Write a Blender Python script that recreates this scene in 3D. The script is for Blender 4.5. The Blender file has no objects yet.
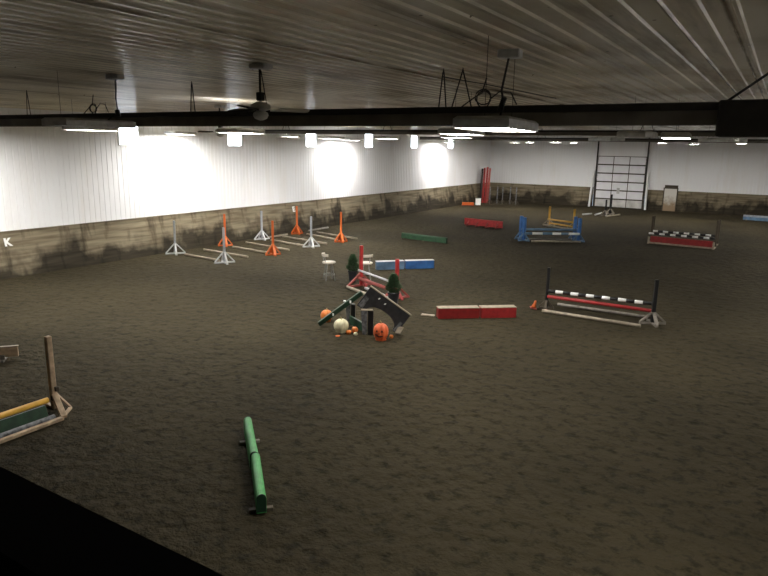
import bpy, bmesh, math, random
from mathutils import Vector, Matrix, noise
random.seed(7)
SC = bpy.context.scene
COL = SC.collection
PI = math.pi
CEIL = 5.15
XL, XR, YB, YF = -20.34, 4.2, 49.58, -3.0
KH = 1.41            # kick wall height

# ------------------------------------------------------------------ materials
def mat(name, col, rough=0.6, metal=0.0, var=0.0, vscale=8.0, bump=0.0, bscale=40.0, spec=0.4):
    m = bpy.data.materials.new(name); m.use_nodes = True
    nt = m.node_tree; b = nt.nodes['Principled BSDF']
    b.inputs['Roughness'].default_value = rough
    b.inputs['Metallic'].default_value = metal
    b.inputs['Specular IOR Level'].default_value = spec
    b.inputs['Base Color'].default_value = (*col, 1)
    tc = nt.nodes.new('ShaderNodeTexCoord')
    if var > 0:
        n = nt.nodes.new('ShaderNodeTexNoise'); n.inputs['Scale'].default_value = vscale
        n.inputs['Detail'].default_value = 5
        nt.links.new(tc.outputs['Object'], n.inputs['Vector'])
        r = nt.nodes.new('ShaderNodeValToRGB')
        lo = tuple(max(0, c * (1 - var)) for c in col); hi = tuple(min(1, c * (1 + var)) for c in col)
        r.color_ramp.elements[0].position = 0.3; r.color_ramp.elements[1].position = 0.7
        r.color_ramp.elements[0].color = (*lo, 1); r.color_ramp.elements[1].color = (*hi, 1)
        nt.links.new(n.outputs['Fac'], r.inputs['Fac']); nt.links.new(r.outputs['Color'], b.inputs['Base Color'])
    if bump > 0:
        n2 = nt.nodes.new('ShaderNodeTexNoise'); n2.inputs['Scale'].default_value = bscale
        bp = nt.nodes.new('ShaderNodeBump'); bp.inputs['Strength'].default_value = bump
        bp.inputs['Distance'].default_value = 0.02
        nt.links.new(tc.outputs['Object'], n2.inputs['Vector'])
        nt.links.new(n2.outputs['Fac'], bp.inputs['Height']); nt.links.new(bp.outputs['Normal'], b.inputs['Normal'])
    return m

def emit(name, col, strength):
    m = bpy.data.materials.new(name); m.use_nodes = True
    nt = m.node_tree; b = nt.nodes['Principled BSDF']
    b.inputs['Base Color'].default_value = (0.8, 0.8, 0.8, 1)
    b.inputs['Emission Color'].default_value = (*col, 1)
    b.inputs['Emission Strength'].default_value = strength
    return m

M = {}
M['white_paint'] = mat('white_paint', (0.4212, 0.4282, 0.4352), 0.5, var=0.12)
M['grey_white'] = mat('grey_white', (0.2668, 0.2808, 0.2948), 0.6, var=0.2)
M['orange'] = mat('orange_paint', (0.4867, 0.0998, 0.0156), 0.5, var=0.15)
M['red'] = mat('red_paint', (0.2184, 0.0114, 0.0104), 0.5, var=0.2)
M['red_bright'] = mat('bright_red_paint', (0.3016, 0.0182, 0.0182), 0.5, var=0.2)
M['red_faded'] = mat('faded_red_paint', (0.2600, 0.0572, 0.0468), 0.6, var=0.3)
M['blue'] = mat('blue_paint', (0.0312, 0.1186, 0.3245), 0.5, var=0.3, vscale=4)
M['blue_pale'] = mat('weathered_blue_paint', (0.0832, 0.1508, 0.2392), 0.6, var=0.4, vscale=3)
M['yellow'] = mat('yellow_paint', (0.6240, 0.3494, 0.0416), 0.5, var=0.15)
M['green'] = mat('green_paint', (0.0455, 0.2600, 0.0650), 0.5, var=0.25, vscale=10)
M['green_dark'] = mat('dark_green_paint', (0.0104, 0.0442, 0.0166), 0.6, var=0.3)
M['green_deep'] = mat('deep_green_paint', (0.0062, 0.0312, 0.0130), 0.55, var=0.3)
M['black'] = mat('black_paint', (0.0062, 0.0062, 0.0068), 0.5, var=0.2)
M['charcoal'] = mat('charcoal_paint', (0.0182, 0.0192, 0.0208), 0.6, var=0.5, vscale=9)
M['stone_grey'] = mat('painted_stone_grey', (0.1165, 0.1201, 0.1238), 0.7, var=0.7, vscale=14)
M['wood'] = mat('weathered_wood', (0.4367, 0.3224, 0.2080), 0.7, var=0.3, vscale=12, bump=0.2)
M['wood_pale'] = mat('pale_wood', (0.2631, 0.2213, 0.1615), 0.7, var=0.25, vscale=10, bump=0.2)
M['wood_grey'] = mat('grey_wood', (0.1755, 0.1560, 0.1300), 0.75, var=0.3, vscale=10, bump=0.2)
M['wood_dark'] = mat('dark_wood', (0.0572, 0.0442, 0.0286), 0.75, var=0.3, vscale=10)
M['cream'] = mat('cream_seat', (0.5850, 0.5304, 0.4524), 0.5)
M['metal'] = mat('dull_steel', (0.30, 0.30, 0.29), 0.45, 0.8)
M['galv'] = mat('galvanised_sheet', (0.5100, 0.5100, 0.4950), 0.55, 0.3, var=0.25)
M['heater'] = mat('heater_hood_steel', (0.14, 0.125, 0.105), 0.6, 0.2, var=0.25, vscale=3)
M['heater_dark'] = mat('dark_steel', (0.022, 0.019, 0.016), 0.7, var=0.3)
M['cable'] = mat('black_cable', (0.012, 0.012, 0.012), 0.6)
M['pumpkin'] = mat('pumpkin_skin', (0.5616, 0.1560, 0.0273), 0.5, var=0.2)
M['pumpkin_red'] = mat('deep_orange_pumpkin', (0.6240, 0.1170, 0.0351), 0.5, var=0.15)
M['pumpkin_white'] = mat('white_pumpkin_skin', (0.6032, 0.5580, 0.3619), 0.5, var=0.12)
M['stem'] = mat('dry_stem', (0.20, 0.17, 0.07), 0.8)
M['carved'] = mat('carved_dark', (0.06, 0.015, 0.008), 0.8)
M['pot'] = mat('black_pot', (0.014, 0.015, 0.018), 0.45)
M['leaf'] = mat('evergreen_needles', (0.0338, 0.0744, 0.0296), 0.7, var=0.5, vscale=20)
M['sign_white'] = mat('sign_white', (0.80, 0.80, 0.78), 0.5)
M['railing'] = mat('black_stained_board', (0.004, 0.0035, 0.0035), 0.9, spec=0.05)
M['lamp'] = emit('lit_tubes', (1.0, 0.97, 0.94), 125.0)
M['lamp_weak'] = emit('dim_lit_tubes', (1.0, 0.96, 0.90), 55.0)  # emission turned down to balance brightness around these lights
M['lamp_mid'] = emit('medium_lit_tubes', (1.0, 0.97, 0.92), 116.0)  # middle emission level, set by the brightness balance
M['added_uplight'] = emit('added_fill_glow', (1.0, 0.97, 0.92), 14.0)  # added fill emission aimed at the ceiling
M['lamp_off'] = mat('unlit_tubes', (0.5, 0.5, 0.5), 0.4)
M['window'] = emit('daylit_pane', (0.86, 0.92, 1.0), 9.0)
M['bulb'] = mat('fan_globe', (0.55, 0.54, 0.50), 0.4)

def steel_sheet(name, col, rough, stain, stain_axis='ceil', spec=0.5):
    """painted ribbed steel sheet with dirt streaks that run along the ribs"""
    m = bpy.data.materials.new(name); m.use_nodes = True
    nt = m.node_tree; N = nt.nodes; L = nt.links; b = N['Principled BSDF']
    b.inputs['Roughness'].default_value = rough; b.inputs['Specular IOR Level'].default_value = spec
    tc = N.new('ShaderNodeTexCoord')
    mp = N.new('ShaderNodeMapping'); L.new(tc.outputs['Object'], mp.inputs['Vector'])
    mp.inputs['Scale'].default_value = (2.6, 0.22, 1) if stain_axis == 'ceil' else (2.0, 2.0, 0.25)
    n = N.new('ShaderNodeTexNoise'); n.inputs['Scale'].default_value = 1.0; n.inputs['Detail'].default_value = 7
    n.inputs['Roughness'].default_value = 0.65
    L.new(mp.outputs['Vector'], n.inputs['Vector'])
    r = N.new('ShaderNodeValToRGB')
    r.color_ramp.elements[0].position = 0.27; r.color_ramp.elements[0].color = (stain, stain * (.985 if stain_axis == 'wall' else .93), stain * (.97 if stain_axis == 'wall' else .82), 1)
    r.color_ramp.elements[1].position = 0.50; r.color_ramp.elements[1].color = (*col, 1)
    L.new(n.outputs['Fac'], r.inputs['Fac'])
    last = r.outputs['Color']
    if stain_axis == 'ceil':
        # broad dingy patches and fly specks
        n3 = N.new('ShaderNodeTexNoise'); n3.inputs['Scale'].default_value = 0.55; n3.inputs['Detail'].default_value = 6
        L.new(tc.outputs['Object'], n3.inputs['Vector'])
        r3 = N.new('ShaderNodeValToRGB')
        r3.color_ramp.elements[0].position = 0.36; r3.color_ramp.elements[0].color = (0.72, 0.68, 0.62, 1)
        r3.color_ramp.elements[1].position = 0.58; r3.color_ramp.elements[1].color = (1, 1, 1, 1)
        L.new(n3.outputs['Fac'], r3.inputs['Fac'])
        mx = N.new('ShaderNodeMix'); mx.data_type = 'RGBA'; mx.blend_type = 'MULTIPLY'; mx.inputs['Factor'].default_value = 1
        L.new(last, mx.inputs[6]); L.new(r3.outputs['Color'], mx.inputs[7]); last = mx.outputs[2]
        v = N.new('ShaderNodeTexVoronoi'); v.inputs['Scale'].default_value = 3.2
        L.new(tc.outputs['Object'], v.inputs['Vector'])
        r4 = N.new('ShaderNodeValToRGB')
        r4.color_ramp.elements[0].position = 0.045; r4.color_ramp.elements[0].color = (0.25, 0.22, 0.18, 1)
        r4.color_ramp.elements[1].position = 0.06; r4.color_ramp.elements[1].color = (1, 1, 1, 1)
        L.new(v.outputs['Distance'], r4.inputs['Fac'])
        mx2 = N.new('ShaderNodeMix'); mx2.data_type = 'RGBA'; mx2.blend_type = 'MULTIPLY'; mx2.inputs['Factor'].default_value = 1
        L.new(last, mx2.inputs[6]); L.new(r4.outputs['Color'], mx2.inputs[7]); last = mx2.outputs[2]
        # grime along four sheet laps
        sx = N.new('ShaderNodeSeparateXYZ'); L.new(tc.outputs['Object'], sx.inputs[0])
        n5 = N.new('ShaderNodeTexNoise'); n5.inputs['Scale'].default_value = 1.3; n5.inputs['Detail'].default_value = 5
        L.new(tc.outputs['Object'], n5.inputs['Vector'])
        for X0, w in ((-4.31, 0.05), (-7.4, 0.07), (-0.47, 0.05), (-0.83, 0.03), (-12.2, 0.06)):
            d = N.new('ShaderNodeMath'); d.operation = 'SUBTRACT'; L.new(sx.outputs['X'], d.inputs[0]); d.inputs[1].default_value = X0
            a = N.new('ShaderNodeMath'); a.operation = 'ABSOLUTE'; L.new(d.outputs[0], a.inputs[0])
            s = N.new('ShaderNodeMath'); s.operation = 'DIVIDE'; L.new(a.outputs[0], s.inputs[0]); s.inputs[1].default_value = w
            k = N.new('ShaderNodeMath'); k.operation = 'ADD'; L.new(s.outputs[0], k.inputs[0]); L.new(n5.outputs['Fac'], k.inputs[1])
            rr = N.new('ShaderNodeValToRGB')
            rr.color_ramp.elements[0].position = 0.55; rr.color_ramp.elements[0].color = (0.28, 0.25, 0.2, 1)
            rr.color_ramp.elements[1].position = 0.95; rr.color_ramp.elements[1].color = (1, 1, 1, 1)
            L.new(k.outputs[0], rr.inputs['Fac'])
            mm = N.new('ShaderNodeMix'); mm.data_type = 'RGBA'; mm.blend_type = 'MULTIPLY'; mm.inputs['Factor'].default_value = 1
            L.new(last, mm.inputs[6]); L.new(rr.outputs['Color'], mm.inputs[7]); last = mm.outputs[2]
    L.new(last, b.inputs['Base Color'])
    return m
M['ceiling'] = steel_sheet('dirty_white_ribbed_steel', (0.88, 0.83, 0.70), 0.22, 0.30)
M['wall_sheet'] = steel_sheet('white_ribbed_steel', (0.84, 0.845, 0.86), 0.5, 0.80, 'wall', 0.3)

def kick_material(axis):
    m = bpy.data.materials.new('stained_kick_boards'); m.use_nodes = True
    nt = m.node_tree; N = nt.nodes; L = nt.links; b = N['Principled BSDF']
    b.inputs['Roughness'].default_value = 0.85; b.inputs['Specular IOR Level'].default_value = 0.2
    tc = N.new('ShaderNodeTexCoord'); sx = N.new('ShaderNodeSeparateXYZ'); L.new(tc.outputs['Object'], sx.inputs[0])
    # boards: long grain noise
    mp = N.new('ShaderNodeMapping'); L.new(tc.outputs['Object'], mp.inputs['Vector'])
    mp.inputs['Scale'].default_value = (0.7, 0.7, 9.0)
    n = N.new('ShaderNodeTexNoise'); n.inputs['Scale'].default_value = 1.0; n.inputs['Detail'].default_value = 6
    L.new(mp.outputs['Vector'], n.inputs['Vector'])
    r = N.new('ShaderNodeValToRGB')
    r.color_ramp.elements[0].position = 0.3; r.color_ramp.elements[0].color = (0.105, 0.082, 0.050, 1)
    r.color_ramp.elements[1].position = 0.7; r.color_ramp.elements[1].color = (0.235, 0.20, 0.135, 1)
    L.new(n.outputs['Fac'], r.inputs['Fac'])
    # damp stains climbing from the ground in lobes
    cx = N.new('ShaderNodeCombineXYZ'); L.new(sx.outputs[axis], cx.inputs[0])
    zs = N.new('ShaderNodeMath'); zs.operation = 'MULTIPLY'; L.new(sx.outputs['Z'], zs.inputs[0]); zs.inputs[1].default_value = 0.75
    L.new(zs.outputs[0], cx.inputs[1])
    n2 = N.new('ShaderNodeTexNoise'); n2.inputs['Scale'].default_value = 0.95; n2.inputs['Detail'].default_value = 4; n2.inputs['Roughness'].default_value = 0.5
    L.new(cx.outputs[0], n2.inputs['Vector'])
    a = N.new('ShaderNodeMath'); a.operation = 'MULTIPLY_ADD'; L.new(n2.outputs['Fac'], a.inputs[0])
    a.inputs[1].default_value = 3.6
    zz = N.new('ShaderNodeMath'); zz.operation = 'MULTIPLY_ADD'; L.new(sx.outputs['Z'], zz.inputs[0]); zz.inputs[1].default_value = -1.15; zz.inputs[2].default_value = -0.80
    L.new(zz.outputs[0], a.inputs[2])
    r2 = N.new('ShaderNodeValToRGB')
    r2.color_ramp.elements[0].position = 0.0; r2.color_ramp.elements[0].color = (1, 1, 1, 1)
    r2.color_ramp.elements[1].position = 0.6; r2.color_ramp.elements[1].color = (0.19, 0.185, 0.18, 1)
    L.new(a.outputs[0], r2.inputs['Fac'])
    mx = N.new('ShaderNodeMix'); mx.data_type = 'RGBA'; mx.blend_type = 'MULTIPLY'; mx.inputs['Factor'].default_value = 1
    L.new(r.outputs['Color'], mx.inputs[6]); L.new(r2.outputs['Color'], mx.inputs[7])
    # vertical runs
    c3 = N.new('ShaderNodeMapping'); L.new(tc.outputs['Object'], c3.inputs['Vector']); c3.inputs['Scale'].default_value = (3.0, 3.0, 0.35)
    n3 = N.new('ShaderNodeTexNoise'); n3.inputs['Scale'].default_value = 1.0; n3.inputs['Detail'].default_value = 5
    L.new(c3.outputs['Vector'], n3.inputs['Vector'])
    r3 = N.new('ShaderNodeValToRGB')
    r3.color_ramp.elements[0].position = 0.28; r3.color_ramp.elements[0].color = (0.35, 0.33, 0.3, 1)
    r3.color_ramp.elements[1].position = 0.45; r3.color_ramp.elements[1].color = (1, 1, 1, 1)
    L.new(n3.outputs['Fac'], r3.inputs['Fac'])
    mx2 = N.new('ShaderNodeMix'); mx2.data_type = 'RGBA'; mx2.blend_type = 'MULTIPLY'; mx2.inputs['Factor'].default_value = 1
    L.new(mx.outputs[2], mx2.inputs[6]); L.new(r3.outputs['Color'], mx2.inputs[7])
    L.new(mx2.outputs[2], b.inputs['Base Color'])
    return m
M['kick_y'] = kick_material('Y'); M['kick_x'] = kick_material('X')

def sand():
    m = bpy.data.materials.new('trampled_sand'); m.use_nodes = True
    nt = m.node_tree; N = nt.nodes; L = nt.links; b = N['Principled BSDF']
    b.inputs['Roughness'].default_value = 0.95; b.inputs['Specular IOR Level'].default_value = 0.12
    tc = N.new('ShaderNodeTexCoord')
    n = N.new('ShaderNodeTexNoise'); n.inputs['Scale'].default_value = 0.28; n.inputs['Detail'].default_value = 8
    L.new(tc.outputs['Object'], n.inputs['Vector'])
    r = N.new('ShaderNodeValToRGB')
    r.color_ramp.elements[0].position = 0.32; r.color_ramp.elements[0].color = (0.027, 0.0220, 0.0115, 1)
    r.color_ramp.elements[1].position = 0.68; r.color_ramp.elements[1].color = (0.044, 0.0358, 0.0187, 1)
    L.new(n.outputs['Fac'], r.inputs['Fac'])
    # damper clumps, plus hoof-pit shade painted into the colour
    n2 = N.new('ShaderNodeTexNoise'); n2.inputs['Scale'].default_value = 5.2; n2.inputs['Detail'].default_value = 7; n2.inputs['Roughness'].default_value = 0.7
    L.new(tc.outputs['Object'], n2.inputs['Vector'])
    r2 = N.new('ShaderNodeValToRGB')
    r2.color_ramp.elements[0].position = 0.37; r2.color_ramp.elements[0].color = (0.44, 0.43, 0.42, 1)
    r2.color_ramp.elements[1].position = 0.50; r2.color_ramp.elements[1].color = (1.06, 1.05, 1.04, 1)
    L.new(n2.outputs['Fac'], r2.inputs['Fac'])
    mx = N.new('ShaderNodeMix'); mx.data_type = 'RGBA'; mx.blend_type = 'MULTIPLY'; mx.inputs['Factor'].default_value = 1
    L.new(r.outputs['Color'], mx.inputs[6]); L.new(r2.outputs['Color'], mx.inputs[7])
    L.new(mx.outputs[2], b.inputs['Base Color'])
    # hoof prints and grains
    v = N.new('ShaderNodeTexVoronoi'); v.feature = 'SMOOTH_F1'; v.inputs['Scale'].default_value = 4.6; v.inputs['Randomness'].default_value = 1
    L.new(tc.outputs['Object'], v.inputs['Vector'])
    n4 = N.new('ShaderNodeTexNoise'); n4.inputs['Scale'].default_value = 8.0; n4.inputs['Detail'].default_value = 7; n4.inputs['Roughness'].default_value = 0.6
    L.new(tc.outputs['Object'], n4.inputs['Vector'])
    ad = N.new('ShaderNodeMath'); ad.operation = 'MULTIPLY_ADD'; L.new(v.outputs['Distance'], ad.inputs[0]); ad.inputs[1].default_value = 0.8
    L.new(n4.outputs['Fac'], ad.inputs[2])
    bp = N.new('ShaderNodeBump'); bp.inputs['Strength'].default_value = 0.9; bp.inputs['Distance'].default_value = 0.09
    L.new(ad.outputs[0], bp.inputs['Height']); L.new(bp.outputs['Normal'], b.inputs['Normal'])
    return m
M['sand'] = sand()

# ------------------------------------------------------------------ mesh helpers
def obj(name, bm, m, parent=None, smooth=False):
    me = bpy.data.meshes.new(name)
    bmesh.ops.recalc_face_normals(bm, faces=bm.faces)
    bm.to_mesh(me); bm.free()
    for mm in (m if isinstance(m, (list, tuple)) else [m]): me.materials.append(mm)
    if smooth:
        for p in me.polygons: p.use_smooth = True
    o = bpy.data.objects.new(name, me); COL.objects.link(o)
    if parent: o.parent = parent
    return o

def add_box(bm, c, s, rot=None, bev=0.0, mi=0):
    """box with centre c, full size s, optional 3x3 rotation"""
    R = rot if rot else Matrix.Identity(3)
    t = bmesh.new(); bmesh.ops.create_cube(t, size=1.0)
    for v in t.verts: v.co = Vector((v.co.x * s[0], v.co.y * s[1], v.co.z * s[2]))
    if bev > 0: bmesh.ops.bevel(t, geom=list(t.edges), offset=bev, segments=1, affect='EDGES')
    vm = {}
    for v in t.verts: vm[v] = bm.verts.new(R @ v.co + Vector(c))
    for f in t.faces:
        nf = bm.faces.new([vm[v] for v in f.verts]); nf.material_index = mi
    t.free()

def frame_for(d, up=Vector((0, 0, 1))):
    d = d.normalized()
    if abs(d.dot(up)) > 0.98: up = Vector((1, 0, 0))
    a = up.cross(d).normalized(); b = d.cross(a)
    return Matrix((a, b, d)).transposed()      # columns a (side), b (up-ish), d (along)

def add_beam(bm, p, q, w, h, bev=0.004, mi=0, up=Vector((0, 0, 1))):
    """board from p to q: w sideways, h in the up-ish direction"""
    p, q = Vector(p), Vector(q); d = q - p
    add_box(bm, (p + q) / 2, (w, h, d.length), frame_for(d, up), min(bev, w * .3, h * .3), mi)

def add_tube(bm, pts, r, n=10, mi=0, cap=True, r2=None):
    pts = [Vector(p) for p in pts]; rings = []
    for i, p in enumerate(pts):
        d = (pts[min(i + 1, len(pts) - 1)] - pts[max(i - 1, 0)])
        F = frame_for(d); rr = r if r2 is None else r + (r2 - r) * i / (len(pts) - 1)
        rings.append([bm.verts.new(p + F @ Vector((rr * math.cos(2 * PI * k / n), rr * math.sin(2 * PI * k / n), 0))) for k in range(n)])
    for i in range(len(rings) - 1):
        for k in range(n):
            f = bm.faces.new((rings[i][k], rings[i][(k + 1) % n], rings[i + 1][(k + 1) % n], rings[i + 1][k])); f.material_index = mi
    if cap:
        for rg in (rings[0], rings[-1]):
            f = bm.faces.new(rg); f.material_index = mi

def add_lathe(bm, prof, n=20, c=(0, 0, 0), mi=0, ribs=0, amp=0.0):
    c = Vector(c); rings = []
    for r, z in prof:
        ring = []
        for k in range(n):
            a = 2 * PI * k / n
            rr = r * (1 - amp * (0.5 + 0.5 * math.cos(ribs * a)) ** 3) if ribs else r
            ring.append(bm.verts.new(c + Vector((rr * math.cos(a), rr * math.sin(a), z))))
        rings.append(ring)
    for i in range(len(rings) - 1):
        for k in range(n):
            f = bm.faces.new((rings[i][k], rings[i][(k + 1) % n], rings[i + 1][(k + 1) % n], rings[i + 1][k])); f.material_index = mi
    for rg in (rings[0], rings[-1]):
        f = bm.faces.new(rg); f.material_index = mi

def add_prism(bm, poly, depth, Mx, mi=0):
    """polygon in local XZ extruded +-depth/2 along local Y, placed by 4x4 Mx"""
    a = [bm.verts.new(Mx @ Vector((x, -depth / 2, z))) for x, z in poly]
    b = [bm.verts.new(Mx @ Vector((x, depth / 2, z))) for x, z in poly]
    n = len(poly)
    fs = [bm.faces.new(a), bm.faces.new(b[::-1])]
    for i in range(n): fs.append(bm.faces.new((a[i], b[i], b[(i + 1) % n], a[(i + 1) % n])))
    for f in fs: f.material_index = mi

def B(*boxes):
    bm = bmesh.new()
    for b in boxes: add_box(bm, *b)
    return bm
def beam_bm(*bs):
    bm = bmesh.new()
    for b in bs: add_beam(bm, *b)
    return bm
def tube_bm(pts, r, n=10, **k):
    bm = bmesh.new(); add_tube(bm, pts, r, n, **k); return bm

def tag(o, label, cat, group=None):
    o['label'] = label; o['category'] = cat
    if group: o['group'] = group
    return o
def thing(name, label, cat, loc=(0, 0, 0), rz=0.0, group=None):
    o = bpy.data.objects.new(name, None); COL.objects.link(o)
    o.empty_display_size = 0.1
    o.location = loc; o.rotation_euler = (0, 0, rz)
    return tag(o, label, cat, group)
def struct(name, bm, m, parent=None, smooth=False):
    o = obj(name, bm, m, parent, smooth)
    if parent is None: o['kind'] = 'structure'
    return o
def kids(o): return [c for c in bpy.data.objects if c.parent == o]
def dup(src, loc, rz, label, group=None):
    ch = kids(src)
    r = src.copy(); COL.objects.link(r); r.location = loc; r.rotation_euler = (0, 0, rz); r['label'] = label
    if group: r['group'] = group
    for c in ch:
        g = kids(c)
        d = c.copy(); COL.objects.link(d); d.parent = r
        for e in g:
            h = e.copy(); COL.objects.link(h); h.parent = d
    return r
def heading(p, q): return math.atan2(q[1] - p[1], q[0] - p[0])

# ------------------------------------------------------------------ the setting
bm = bmesh.new()
NX, NY = 100, 210
fv = [[bm.verts.new((XL - .3 + (XR + .6 - XL) * i / NX, YF - .2 + (YB + .5 - YF) * j / NY, 0)) for j in range(NY + 1)] for i in range(NX + 1)]
for i in range(NX):
    for j in range(NY): bm.faces.new((fv[i][j], fv[i + 1][j], fv[i + 1][j + 1], fv[i][j + 1]))
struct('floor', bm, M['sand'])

# ribbed ceiling: trapezoid ribs hanging down, running the length of the arena
bm = bmesh.new(); prof = []; x = XL - .05; pitch = 0.2175
while x < XR + .05:
    prof += [(x, CEIL), (x + 0.165, CEIL), (x + 0.178, CEIL - 0.018), (x + 0.204, CEIL - 0.018)]
    x += pitch
ya, yb = YF - .1, YB + .1
ra = [bm.verts.new((px, ya, pz)) for px, pz in prof]; rb = [bm.verts.new((px, yb, pz)) for px, pz in prof]
for i in range(len(prof) - 1): bm.faces.new((ra[i], ra[i + 1], rb[i + 1], rb[i]))
struct('ceiling', bm, M['ceiling'])
struct('trim_roof', B(((XL + XR) / 2, (YF + YB) / 2, CEIL + .15), (XR - XL + .6, YB - YF + .6, .1)) if False else B((((XL + XR) / 2, (YF + YB) / 2, CEIL + .12), (XR - XL + .6, YB - YF + .6, .1))), M['galv'])

WIN = [(15.07 + 5.33 * k, 15.92 + 5.33 * k) for k in range(6)]
WZ0, WZ1 = 4.07, 4.86
def sheet_wall(along0, along1, place, holes=(), z0=KH, z1=CEIL, pitch=0.204):
    """grooved sheet wall; place(t, d) -> (x, y), d = depth into the wall"""
    bm = bmesh.new(); prof = []; t = along0
    cuts = sorted([h for w in holes for h in w])
    while t < along1:
        prof += [(t, 0.0), (t + pitch - .042, 0.0), (t + pitch - .030, 0.013), (t + pitch - .012, 0.013)]
        t += pitch
    prof += [(along1 + .1, 0.0)]
    pts = list(prof)
    for c in cuts: pts.append((c, 0.0))
    pts.sort()
    for (t0, d0), (t1, d1) in zip(pts, pts[1:]):
        if t1 - t0 < 1e-4: continue
        mid = (t0 + t1) / 2
        spans = [(z0, z1)]
        for w in holes:
            if w[0] < mid < w[1]: spans = [(z0, WZ0), (WZ1, z1)]
        for a, b in spans:
            x0, y0 = place(t0, d0); x1, y1 = place(t1, d1)
            bm.faces.new([bm.verts.new(p) for p in ((x0, y0, a), (x1, y1, a), (x1, y1, b), (x0, y0, b))])
    return bm
struct('wall_left', sheet_wall(YF, YB, lambda t, d: (XL - d, t), WIN), M['wall_sheet'])
struct('wall_back', sheet_wall(XL, XR, lambda t, d: (t, YB + d), z0=0.9), M['wall_sheet'])
struct('wall_right', sheet_wall(YF, YB, lambda t, d: (XR + d, t)), M['wall_sheet'])
struct('wall_gallery', sheet_wall(XL, XR, lambda t, d: (t, YF - d), z0=0.0), M['wall_sheet'])

# kick walls, leaning out at the foot, with a ledge on top
def kick(name, p0, p1, out, m):
    bm = bmesh.new(); p0 = Vector(p0); p1 = Vector(p1); out = Vector(out)
    prof = [(0.0, KH + .01), (0.05, KH + .01), (0.05, KH - .03), (0.025, KH - .03), (0.34, -0.05), (0.0, -0.05)]
    a = [bm.verts.new(p0 + out * d + Vector((0, 0, z))) for d, z in prof]
    b = [bm.verts.new(p1 + out * d + Vector((0, 0, z))) for d, z in prof]
    n = len(prof)
    for i in range(n): bm.faces.new((a[i], b[i], b[(i + 1) % n], a[(i + 1) % n]))
    bm.faces.new(a); bm.faces.new(b[::-1])
    return struct(name, bm, m)
kick('baseboard_left', (XL, YF, 0), (XL, YB, 0), (1, 0, 0), M['kick_y'])
kick('baseboard_right', (XR, YF, 0), (XR, YB, 0), (-1, 0, 0), M['kick_y'])
def kick_back(name, x0, x1): kick(name, (x0, YB, 0), (x1, YB, 0), (0, -1, 0), M['kick_x'])
kick_back('baseboard_back_left', XL, -11.95); kick_back('baseboard_back_middle', -8.25, -7.05); kick_back('baseboard_back_right', -6.12, XR)

for k, (a, b) in enumerate(WIN):
    fr = bmesh.new(); xx = XL - .03
    for c, s in (((xx, a, (WZ0 + WZ1) / 2), (.12, .05, WZ1 - WZ0)), ((xx, b, (WZ0 + WZ1) / 2), (.12, .05, WZ1 - WZ0)),
                 ((xx, (a + b) / 2, WZ0), (.12, b - a + .05, .05)), ((xx, (a + b) / 2, WZ1), (.12, b - a + .05, .05))):
        add_box(fr, c, s)
    w = struct('window_%d' % (k + 1), fr, M['sign_white'])
    obj('window_pane', B(((XL - .05, (a + b) / 2, (WZ0 + WZ1) / 2), (.02, b - a, WZ1 - WZ0))), M['window'], w)

# overhead door in the back wall
DX0, DX1, DZ = -11.78, -8.42, 3.72
door = bpy.data.objects.new('door_1', None); COL.objects.link(door); door['kind'] = 'structure'
door.location = (0, 0, 0)
M['door_panel'] = mat('white_door_panel', (0.80, 0.80, 0.83), 0.5, var=0.05, vscale=2)
M['door_dirty'] = mat('dusty_door_panel', (0.56, 0.55, 0.52), 0.6, var=0.25, vscale=2)
ph = DZ / 6
for k in range(6):
    bm = bmesh.new(); cw = (DX1 - DX0) / 3
    for j in range(3):
        add_box(bm, (DX0 + cw * (j + .5), YB - .04, ph * (k + .5)), (cw - .055, .06, ph - .085), None, .01)
    obj('door_section', bm, M['door_panel'] if k > 0 else M['door_dirty'], door)
    bm = B(((DX0 + DX1) / 2, YB - .005, ph * (k + .5)), (DX1 - DX0, .03, ph)) if False else B((((DX0 + DX1) / 2, YB - .012, ph * (k + .5)), (DX1 - DX0, .02, ph)))
    obj('door_backing', bm, M['wood_dark'], door)
obj('door_latch', B(((-10.16, YB - .09, 1.24), (.2, .05, .42), None, .01)), M['galv'], door)
for s, X in ((-1, DX0), (1, DX1)):
    bm = bmesh.new()
    add_beam(bm, (X + s * .30, YB - .42, -.02), (X + s * .22, YB - .12, 2.65), .20, .12)
    obj('jamb_guard', bm, M['sign_white'], door)
    obj('door_track', B(((X + s * .07, YB - .06, (DZ + 1.2) / 2 + .7), (.09, .1, DZ + 1.2 - 1.4 + .2), None, .01)), M['heater_dark'], door)
    obj('door_trim', B(((X + s * .06, YB - .04, 1.0), (.12, .08, 2.0))), M['wood_dark'], door)
# low man door
md = bpy.data.objects.new('door_2', None); COL.objects.link(md); md['kind'] = 'structure'
def grubby(name):
    m = mat(name, (0.62, 0.60, 0.55), 0.6); nt = m.node_tree; N = nt.nodes; L = nt.links
    tc = N.new('ShaderNodeTexCoord'); sx = N.new('ShaderNodeSeparateXYZ'); L.new(tc.outputs['Object'], sx.inputs[0])
    n = N.new('ShaderNodeTexNoise'); n.inputs['Scale'].default_value = 4; L.new(tc.outputs['Object'], n.inputs['Vector'])
    a = N.new('ShaderNodeMath'); a.operation = 'MULTIPLY_ADD'; L.new(n.outputs['Fac'], a.inputs[0]); a.inputs[1].default_value = -.9; L.new(sx.outputs['Z'], a.inputs[2])
    r = N.new('ShaderNodeValToRGB'); r.color_ramp.elements[0].position = 0.0; r.color_ramp.elements[0].color = (.28, .2, .12, 1)
    r.color_ramp.elements[1].position = 0.55; r.color_ramp.elements[1].color = (.62, .60, .55, 1)
    L.new(a.outputs[0], r.inputs['Fac']); L.new(r.outputs['Color'], N['Principled BSDF'].inputs['Base Color'])
    return m
obj('door_leaf', B(((-6.58, YB - .2, .78), (.80, .06, 1.56), None, .008)), grubby('muddy_white_door'), md)
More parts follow.
